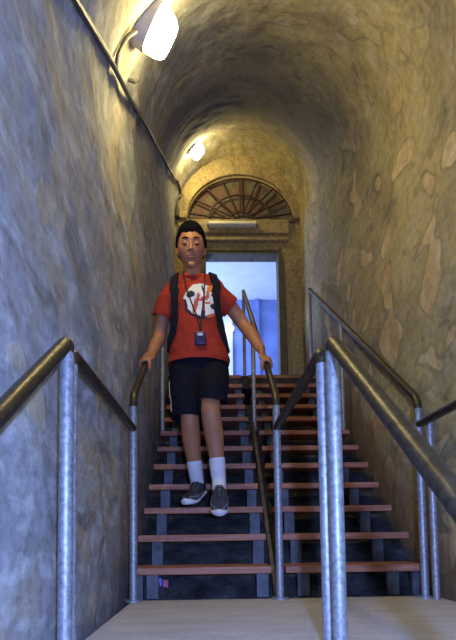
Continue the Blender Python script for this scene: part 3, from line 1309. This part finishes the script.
def shoe(heel, fwd, side_hint, L=.272):
    fwd = Vector(fwd).normalized()
    upv = (Vector(side_hint) - fwd * Vector(side_hint).dot(fwd)).normalized()
    sd = fwd.cross(upv)
    heel = Vector(heel)

    def T(x, y, z):
        return heel + sd * x + fwd * (y * L) + upv * z

    prof = [(-.02, .020, .05), (0.0, .030, .090), (.06, .036, .104), (.16, .037, .102), (.27, .037, .100), (.38, .039, .088), (.50, .043, .072), (.62, .047, .061), (.74, .048, .053), (.85, .043, .046), (.94, .032, .037), (1.0, .014, .024)]

    def loft(z0f, wf, hf_, prof):
        vs, fs = [], []
        sg = 18
        for y, w, h in prof:
            for j in range(sg):
                a = 2 * math.pi * j / sg
                c, s_ = math.cos(a), math.sin(a)
                x = math.copysign(abs(c) ** .7, c) * w * wf
                z = (z0f(y) + hf_(y, h)) / 2 + math.copysign(abs(s_) ** .75, s_) * (hf_(y, h) - z0f(y)) / 2
                if s_ > 0:
                    x *= 1 - .35 * s_ * s_
                vs.append(T(x, y, z))
        n = len(prof)
        for i in range(n - 1):
            for j in range(sg):
                j2 = (j + 1) % sg
                fs.append((i * sg + j, i * sg + j2, i * sg + sg + j2, i * sg + sg + j))
        fs += [tuple(range(sg)), tuple((n - 1) * sg + j for j in reversed(range(sg)))]
        return MB().add(vs, fs)
    rise = lambda y: .016 * max(0, (y - .72) / .28) ** 2
    u = loft(lambda y: .012 + rise(y), 1.0, lambda y, h: h, prof).build('shoe', MT['shoe'], person, True, ang=0)
    loft(lambda y: rise(y), 1.09, lambda y, h: .027 + rise(y) + (.006 if y < .2 else 0) + (.010 if y > .85 else 0), [(y * 1.012, w, h) for y, w, h in prof]).build('sole', MT['sole'], u, True, ang=0)
    for sx in (-1, 1):
        MB().limb([T(sx * .040, .30, .035), T(sx * .046, .55, .034), T(sx * .043, .72, .038), T(sx * .018, .90, .046)], [(.004, .008), (.004, .012), (.006, .012), (.005, .010)], 10).build('side_overlay', MT['shoetoe'], u, True)
    MB().limb([T(0, .30, .098), T(0, .42, .085), T(0, .60, .066)], [(.022, .005), (.020, .005), (.018, .004)], 12, sd).build('tongue', MT['lace'], u, True)
    for q in range(5):
        y = .32 + q * .065
        zt = .103 - q * .0085
        MB().tube([T(-.026, y, zt - .014), T(0, y + .02, zt), T(.026, y, zt - .014)], .0033, 1.0, 8, bend=.008).build('lace', MT['shoetoe'], u, True)
    return u


shoe(W(-.080, 2.975, .092), (-.32, -.88, -.345), (0, 0, 1))
shoe(W(.024, 2.803, .080), (-.015, -.82, -.57), (0, 0, 1))

# backpack
bp = thing('backpack', 'black backpack worn by the person, shoulder straps over the orange red t-shirt', 'backpack', W(-.1, 3.06, 1.0), k=1)
m = MB()
m.limb([W(-.095, 3.075, 1.02), W(-.10, 3.085, 1.18), W(-.105, 3.075, 1.32)], [(.178, .085), (.178, .09), (.150, .075)], 28, (1, 0, 0))
m.build('pack_body', MT['strap'], bp, True)
m = MB()
m.limb([W(-.095, 3.165, 1.03), W(-.10, 3.175, 1.16)], [(.12, .03), (.12, .03)], 20, (1, 0, 0))
m.build('front_pocket', MT['strap'], bp, True)
MB().tube([W(-.15, 3.02, 1.375), W(-.145, 3.02, 1.43), W(-.075, 3.02, 1.43), W(-.07, 3.02, 1.375)], .008, 1.0, 8, bend=.02).build('top_loop', MT['strap'], bp, True)
ribbon(TB, [W(-.205, 2.97, 1.36), W(-.220, 2.88, 1.43), W(-.238, 2.78, 1.37), W(-.248, 2.745, 1.26), W(-.258, 2.745, 1.13), W(-.262, 2.79, 1.03), W(-.275, 2.87, .98), W(-.25, 2.97, 1.0)], .052, .012, .004, 'shoulder_strap', MT['strap'], bp)
ribbon(TB, [W(-.03, 2.97, 1.38), W(-.010, 2.88, 1.44), W(.014, 2.78, 1.39), W(.052, 2.745, 1.27), W(.075, 2.75, 1.15), W(.088, 2.79, 1.05), W(.090, 2.87, .98), W(.07, 2.97, 1.0)], .052, .012, .004, 'shoulder_strap', MT['strap'], bp)

# lanyard with pouch
ly = thing('lanyard', 'dark neck cord with a small navy pouch hanging on the t-shirt front', 'lanyard', W(-.077, 2.73, 1.0), k=1)
for sx, P in ((-1, [W(-.17, 2.86, 1.44), W(-.172, 2.79, 1.39), W(-.150, 2.745, 1.27), W(-.10, 2.735, 1.13), W(-.082, 2.735, 1.06), W(-.077, 2.735, 1.015)]),
              (1, [W(-.060, 2.86, 1.44), W(-.052, 2.79, 1.39), W(-.050, 2.745, 1.27), W(-.068, 2.735, 1.13), W(-.074, 2.735, 1.06), W(-.077, 2.735, 1.015)])):
    D = [p for p, n in drape(TB, spline(P), .007)]
    MB().tube(D, .0042, 1.0, 8).build('cord', MT['black'], ly, True)
h, nn, _, _ = TB.ray_cast(Vector((-.077, 2.3, TZ + .985)), Vector((0, 1, 0)))
py = (h.y if h is not None else 2.74)
pz = TZ + .983
MB().box((-.109, py - .030, pz - .042), (-.045, py - .005, pz + .036), 1.0).build('pouch', MT['pouch'], ly, True, bevel=.008)
MB().box((-.092, py - .033, pz + .008), (-.062, py - .029, pz + .024), 1.0).build('badge', MT['tagw'], ly, bevel=.001)
